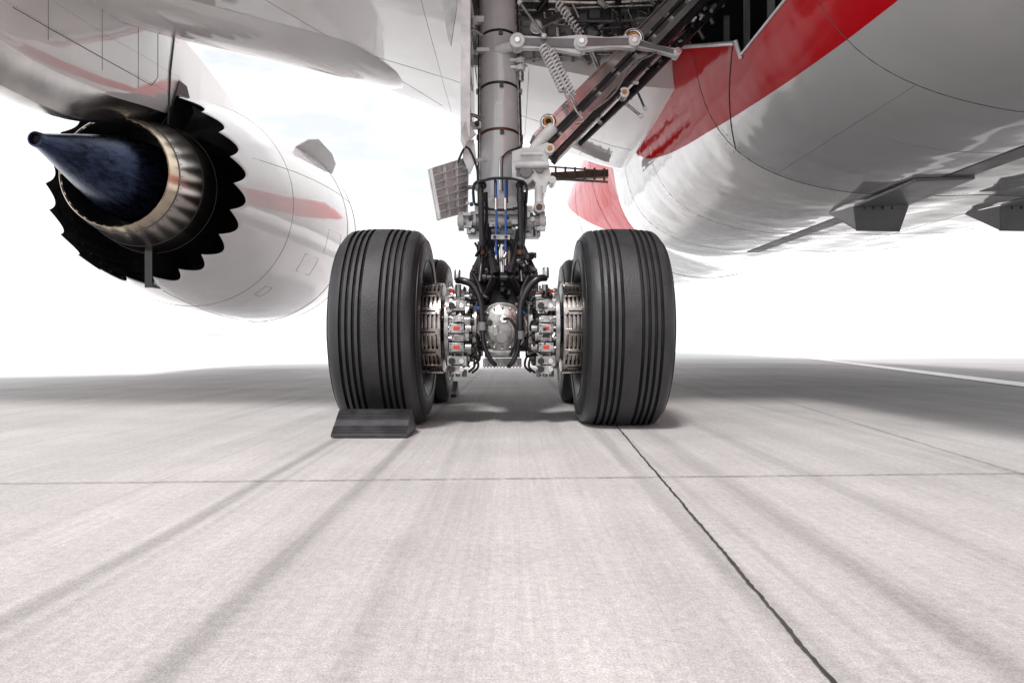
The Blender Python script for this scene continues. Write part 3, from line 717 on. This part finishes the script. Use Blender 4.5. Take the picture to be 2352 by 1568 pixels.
h.tube([(-.27,4.86,1.5),(-.15,4.86,1.46),(.0,4.86,1.46),(.1,4.86,1.5)],.010,'black',8,3)
h.box((-.245,4.86,1.62),(.03,.05,.05),'midgrey'); h.box((.075,4.86,1.62),(.03,.05,.05),'midgrey')
h.build('hydraulic_hoses',gear)
# ---------------------------------------------------------------- strut doors
dd=MB()
dd.prism([(-.355,4.92,1.98),(-.365,4.95,3.2),(-.40,5.05,4.1),(-.40,6.3,4.1),(-.36,6.2,2.6),(-.35,5.6,2.0)],(.022,0,0),'whitepart')
for z in (2.3,2.6,2.9,3.2): dd.box((-.325,5.3,z),(.02,.7,.02),'whitepart')
dd.prism([(-.37,4.90,1.96),(-.345,4.90,1.90),(-.30,4.9,2.0),(-.30,4.95,3.3),(-.37,4.95,3.3)],(0,.02,0),'whitepart')
dd.prism([(-.365,4.88,2.02),(-.33,4.88,1.94),(-.26,4.93,2.02),(-.33,4.91,2.12)],(0,.03,0),'whitepart')
for z in (2.17,2.8):
    dd.tube([(-.34,5.0,z),(-.28,5.05,z+.02),(-.22,5.1,z)],.014,'cast',8,4)
TL=Vector((-.585,4.78,1.725));TR=Vector((-.34,5.12,1.90));BR=Vector((-.35,5.12,1.48));BL=Vector((-.52,4.78,1.365))
nn_=(TR-TL).cross(BL-TL).normalized(); nn_=nn_ if nn_.y<0 else -nn_
dd.prism([TL,TR,BR,BL],-nn_*.012,'whitepart')
def dp(u,v): return (TL.lerp(TR,u)).lerp(BL.lerp(BR,u),v)
def rib(a,b,hh,mat='whitepart',w=.008):
    q=(b-a).normalized(); side=q.cross(nn_).normalized()*w/2
    dd.prism([a-side,b-side,b+side,a+side],nn_*hh,mat)
for k in range(8): rib(dp(.03,k/7*.98+.01),dp(.97,k/7*.98+.01),.035)
for k in range(4): rib(dp(k/3*.96+.02,0.01),dp(k/3*.96+.02,.99),.03,'whitepart')
dd.tube([dp(.9,.2),Vector((-.27,5.05,1.85)),Vector((-.2,5.1,1.88))],.018,'whitepart',8,4)
dd.tube([dp(.9,.55),Vector((-.28,5.05,1.66)),Vector((-.22,5.1,1.62))],.016,'cast',8,4)
dd.tube([dp(.7,.1),Vector((-.33,4.95,1.93)),Vector((-.26,5.0,1.80)),Vector((-.25,5.0,1.66))],.009,'black',8,4)
dd.prism([(-.36,5.0,1.98),(-.28,5.0,2.0),(-.26,5.0,1.86),(-.31,5.0,1.74),(-.36,5.0,1.86)],(0,.02,0),'whitepart')
dd.prism([(-.66,6.3,4.1),(-.50,6.3,4.1),(-.51,6.3,3.6),(-.565,6.3,3.24),(-.60,6.3,3.35),(-.655,6.3,3.7)],(0,.03,0),'whitepart')
dd.build('gear_doors',gear,.002)

# ---------------------------------------------------------------- wheel chocks
def chock(name,x0,x1,yb_,dirn):
    c=MB()
    rp=[(0,.006),(0,.022)]
    segs=14
    for k in range(segs):
        t0=k/segs; y=.007+.128*t0; z=.026+.108*t0
        if k in (5,6,7,8): rp+=[(y-.002,z)]
        else: rp+=[(y,z),(y-.005,z+.003),(y+.004,z+.0075)]
    rp+=[(.135,.135),(.16,.142),(.185,.14),(.305,.05),(.355,.03),(.355,.006)]
    rp=[(yb_+dirn*a,b) for a,b in rp]
    n=len(rp)
    vs=[(x0+(.012*z/.14),y,z) for y,z in rp]+[(x1,y,z) for y,z in rp]
    c.add(vs,[tuple(range(n)),tuple(range(2*n-1,n-1,-1))]+[(i,(i+1)%n,n+(i+1)%n,n+i) for i in range(n)],'chock')
    return c.build(name,None,.0012,25)
chock('wheel_chock',-.975,-.565,3.665,1)
chock('wheel_chock.001',-.99,-.52,6.72,-1)

# ---------------------------------------------------------------- ground
def ground_mat():
    m,n,l,b=newmat('concrete_apron')
    g=n.new('ShaderNodeNewGeometry'); P=g.outputs['Position']
    sp_=n.new('ShaderNodeSeparateXYZ'); l.new(P,sp_.inputs[0]); X,Y,_=sp_.outputs
    def m_(op,a,bb=None,cl=False):
        q=n.new('ShaderNodeMath'); q.operation=op; q.use_clamp=cl
        for i,v in enumerate((a,bb)):
            if v is None: continue
            if isinstance(v,(int,float)): q.inputs[i].default_value=v
            else: l.new(v,q.inputs[i])
        return q.outputs[0]
    def noise(scale,st=(1,1,1),det=6,rough=.6,rotz=0):
        mp=n.new('ShaderNodeMapping'); mp.inputs['Scale'].default_value=st; mp.inputs['Rotation'].default_value=(0,0,rotz); l.new(P,mp.inputs[0])
        q=n.new('ShaderNodeTexNoise'); q.inputs['Scale'].default_value=scale; q.inputs['Detail'].default_value=det; q.inputs['Roughness'].default_value=rough
        l.new(mp.outputs[0],q.inputs['Vector']); return q.outputs['Fac']
    def rng(v,a,b_,c_,d_,sm=False):
        q=n.new('ShaderNodeMapRange')
        if sm: q.interpolation_type='SMOOTHSTEP'
        for i,k in enumerate((a,b_,c_,d_)): q.inputs[i+1].default_value=k
        l.new(v,q.inputs[0]); return q.outputs[0]
    fine=rng(noise(240,det=3,rough=.7),.35,.65,.76,1.18)
    grain=rng(noise(45,det=5,rough=.7),.3,.7,.84,1.14)
    patch=rng(noise(1.3,det=6,rough=.65),.3,.7,.87,1.10)
    brush=rng(noise(1,(70,1.0,1),5,.75,R(3)),.3,.7,.90,1.08)
    streak=rng(noise(1,(4.5,.16,1),4,.6,R(2)),.40,.75,1.04,.84)
    val=m_('MULTIPLY',fine,grain)
    for q in (patch,brush,streak): val=m_('MULTIPLY',val,q)
    xs=m_('ADD',X,m_('MULTIPLY',m_('SUBTRACT',noise(.6,(1,.6,1),2),.5),.10))
    brk=rng(noise(1,(9,.5,1),4),.3,.6,.35,1)
    for cx,wd,amt in ((-.93,.028,.34),(-.55,.026,.30),(-.86,.014,.16),(.50,.035,.28),(.80,.05,.26),(.62,.015,.14),(-.28,.03,.12),(1.15,.04,.10),(-1.9,.05,.10),(-1.3,.02,.12),(2.0,.05,.12)):
        dd_=m_('ABSOLUTE',m_('SUBTRACT',xs,cx))
        k=m_('MULTIPLY',rng(dd_,wd*.3,wd*1.6,amt,0,True),brk)
        val=m_('MULTIPLY',val,m_('SUBTRACT',1,k))
    apron_shade=m_('MULTIPLY',rng(Y,2.8,8.5,0,1,True),rng(m_('ADD',X,m_('MULTIPLY',noise(.3),1.5)),-6,5,.06,.44))  # aircraft shadow painted into the concrete, stronger forward and to the right
    val=m_('MULTIPLY',val,m_('SUBTRACT',1,apron_shade))
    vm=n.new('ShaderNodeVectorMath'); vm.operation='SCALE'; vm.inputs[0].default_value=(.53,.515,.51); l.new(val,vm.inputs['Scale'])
    haze_mix=rng(m_('ADD',m_('ADD',Y,m_('MULTIPLY',noise(.25,(.5,1,1)),14)),m_('MULTIPLY',X,-.5)),12,34,0,1,True)  # distance haze painted in: ground colour whitens further out
    mx=n.new('ShaderNodeMix'); mx.data_type='RGBA'; l.new(haze_mix,mx.inputs['Factor']); l.new(vm.outputs[0],mx.inputs['A']); mx.inputs['B'].default_value=(.84,.84,.85,1)
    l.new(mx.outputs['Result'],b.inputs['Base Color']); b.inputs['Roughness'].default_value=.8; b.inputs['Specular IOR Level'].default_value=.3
    hsum=m_('ADD',m_('MULTIPLY',noise(260,det=3),.5),noise(60,det=4))
    bp=n.new('ShaderNodeBump'); bp.inputs['Strength'].default_value=.45; bp.inputs['Distance'].default_value=.006
    l.new(hsum,bp.inputs['Height']); l.new(bp.outputs[0],b.inputs['Normal'])
    return m
M['ground']=ground_mat()
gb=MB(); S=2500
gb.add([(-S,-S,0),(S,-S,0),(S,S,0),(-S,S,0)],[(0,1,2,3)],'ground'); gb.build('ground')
jb=MB()
def joint(p0,p1,w,n,jit=.35,mat='crack'):
    p0=Vector((*p0,.004));p1=Vector((*p1,.004)); q=(p1-p0).normalized(); sd=Vector((-q.y,q.x,0)); vs=[]
    wob=0
    for i in range(n+1):
        wob=wob*.8+random.uniform(-1,1)*w*.16
        p=p0.lerp(p1,i/n)+sd*wob
        vs+= [p-sd*w/2*random.uniform(1-jit,1+jit),p+sd*w/2*random.uniform(1-jit,1+jit)]
    jb.add(vs,[(2*i,2*i+1,2*i+3,2*i+2) for i in range(n)],mat)
for k,w in ((-2,.008),(-1,.006),(0,.0075),(1,.006),(2,.008),(3,.008)):
    joint((.44+k*5-.15,-3),(.44+k*5+2.2,45),w,3000,.5)
joint((1.35,-3),(6.0,38),.004,1500,.6)
for y,w in ((2.58,.0055),(7.6,.016),(12.6,.018),(17.6,.015),(-2.4,.01)):
    joint((-25,y-1.25),(25,y+1.25),w,3000,.6)
jb.build('pavement_joints')
lm=MB()
def lx(y): return 3.95+.24*y
lm.add([(lx(2)-.0,2,.008),(lx(2)+.40,2,.008),(lx(200)+.40,200,.008),(lx(200),200,.008)],[(0,1,2,3)],'line'); lm.build('painted_line')

# ---------------------------------------------------------------- world, sun, camera
w=bpy.data.worlds.new('World'); scn.world=w; w.use_nodes=True
n=w.node_tree.nodes; l=w.node_tree.links; bg=n['Background']
sky=n.new('ShaderNodeTexSky'); sky.sky_type='NISHITA'; sky.sun_disc=False; sky.sun_elevation=R(56); sky.sun_rotation=R(200); sky.air_density=1; sky.dust_density=1.5
tc=n.new('ShaderNodeTexCoord'); mp=n.new('ShaderNodeMapping'); mp.inputs['Scale'].default_value=(1,1,3.2); mp.inputs['Location'].default_value=(.3,.1,.2)
l.new(tc.outputs['Generated'],mp.inputs[0])
nz=n.new('ShaderNodeTexNoise'); nz.inputs['Scale'].default_value=2.6; nz.inputs['Detail'].default_value=8; nz.inputs['Roughness'].default_value=.6; l.new(mp.outputs[0],nz.inputs['Vector'])
cr=n.new('ShaderNodeMapRange'); cr.interpolation_type='SMOOTHSTEP'; cr.inputs[1].default_value=.32; cr.inputs[2].default_value=.48; cr.inputs[3].default_value=.62; cr.inputs[4].default_value=1; l.new(nz.outputs['Fac'],cr.inputs[0])
mx=n.new('ShaderNodeMix'); mx.data_type='RGBA'; l.new(cr.outputs[0],mx.inputs['Factor']); l.new(sky.outputs[0],mx.inputs['A']); mx.inputs['B'].default_value=(10.3,10.35,10.5,1)
l.new(mx.outputs['Result'],bg.inputs['Color']); bg.inputs['Strength'].default_value=.13
sl=bpy.data.lights.new('sun','SUN'); sl.energy=3.0; sl.angle=R(9); sl.color=(1,.97,.94)
so=bpy.data.objects.new('sun',sl); scn.collection.objects.link(so)
el,az=R(56),R(200)
dirv=Vector((math.sin(az)*math.cos(el),math.cos(az)*math.cos(el),math.sin(el)))
so.rotation_euler=dirv.to_track_quat('Z','Y').to_euler()
cam=bpy.data.cameras.new('camera'); co=bpy.data.objects.new('camera',cam); scn.collection.objects.link(co)
cam.lens=24; cam.sensor_width=36; cam.clip_end=6000; cam.clip_start=.05
co.location=(0,0,.52); co.rotation_euler=(R(90),0,0)
scn.camera=co
scn.view_settings.view_transform='Standard'; scn.view_settings.look='None'; scn.view_settings.exposure=0
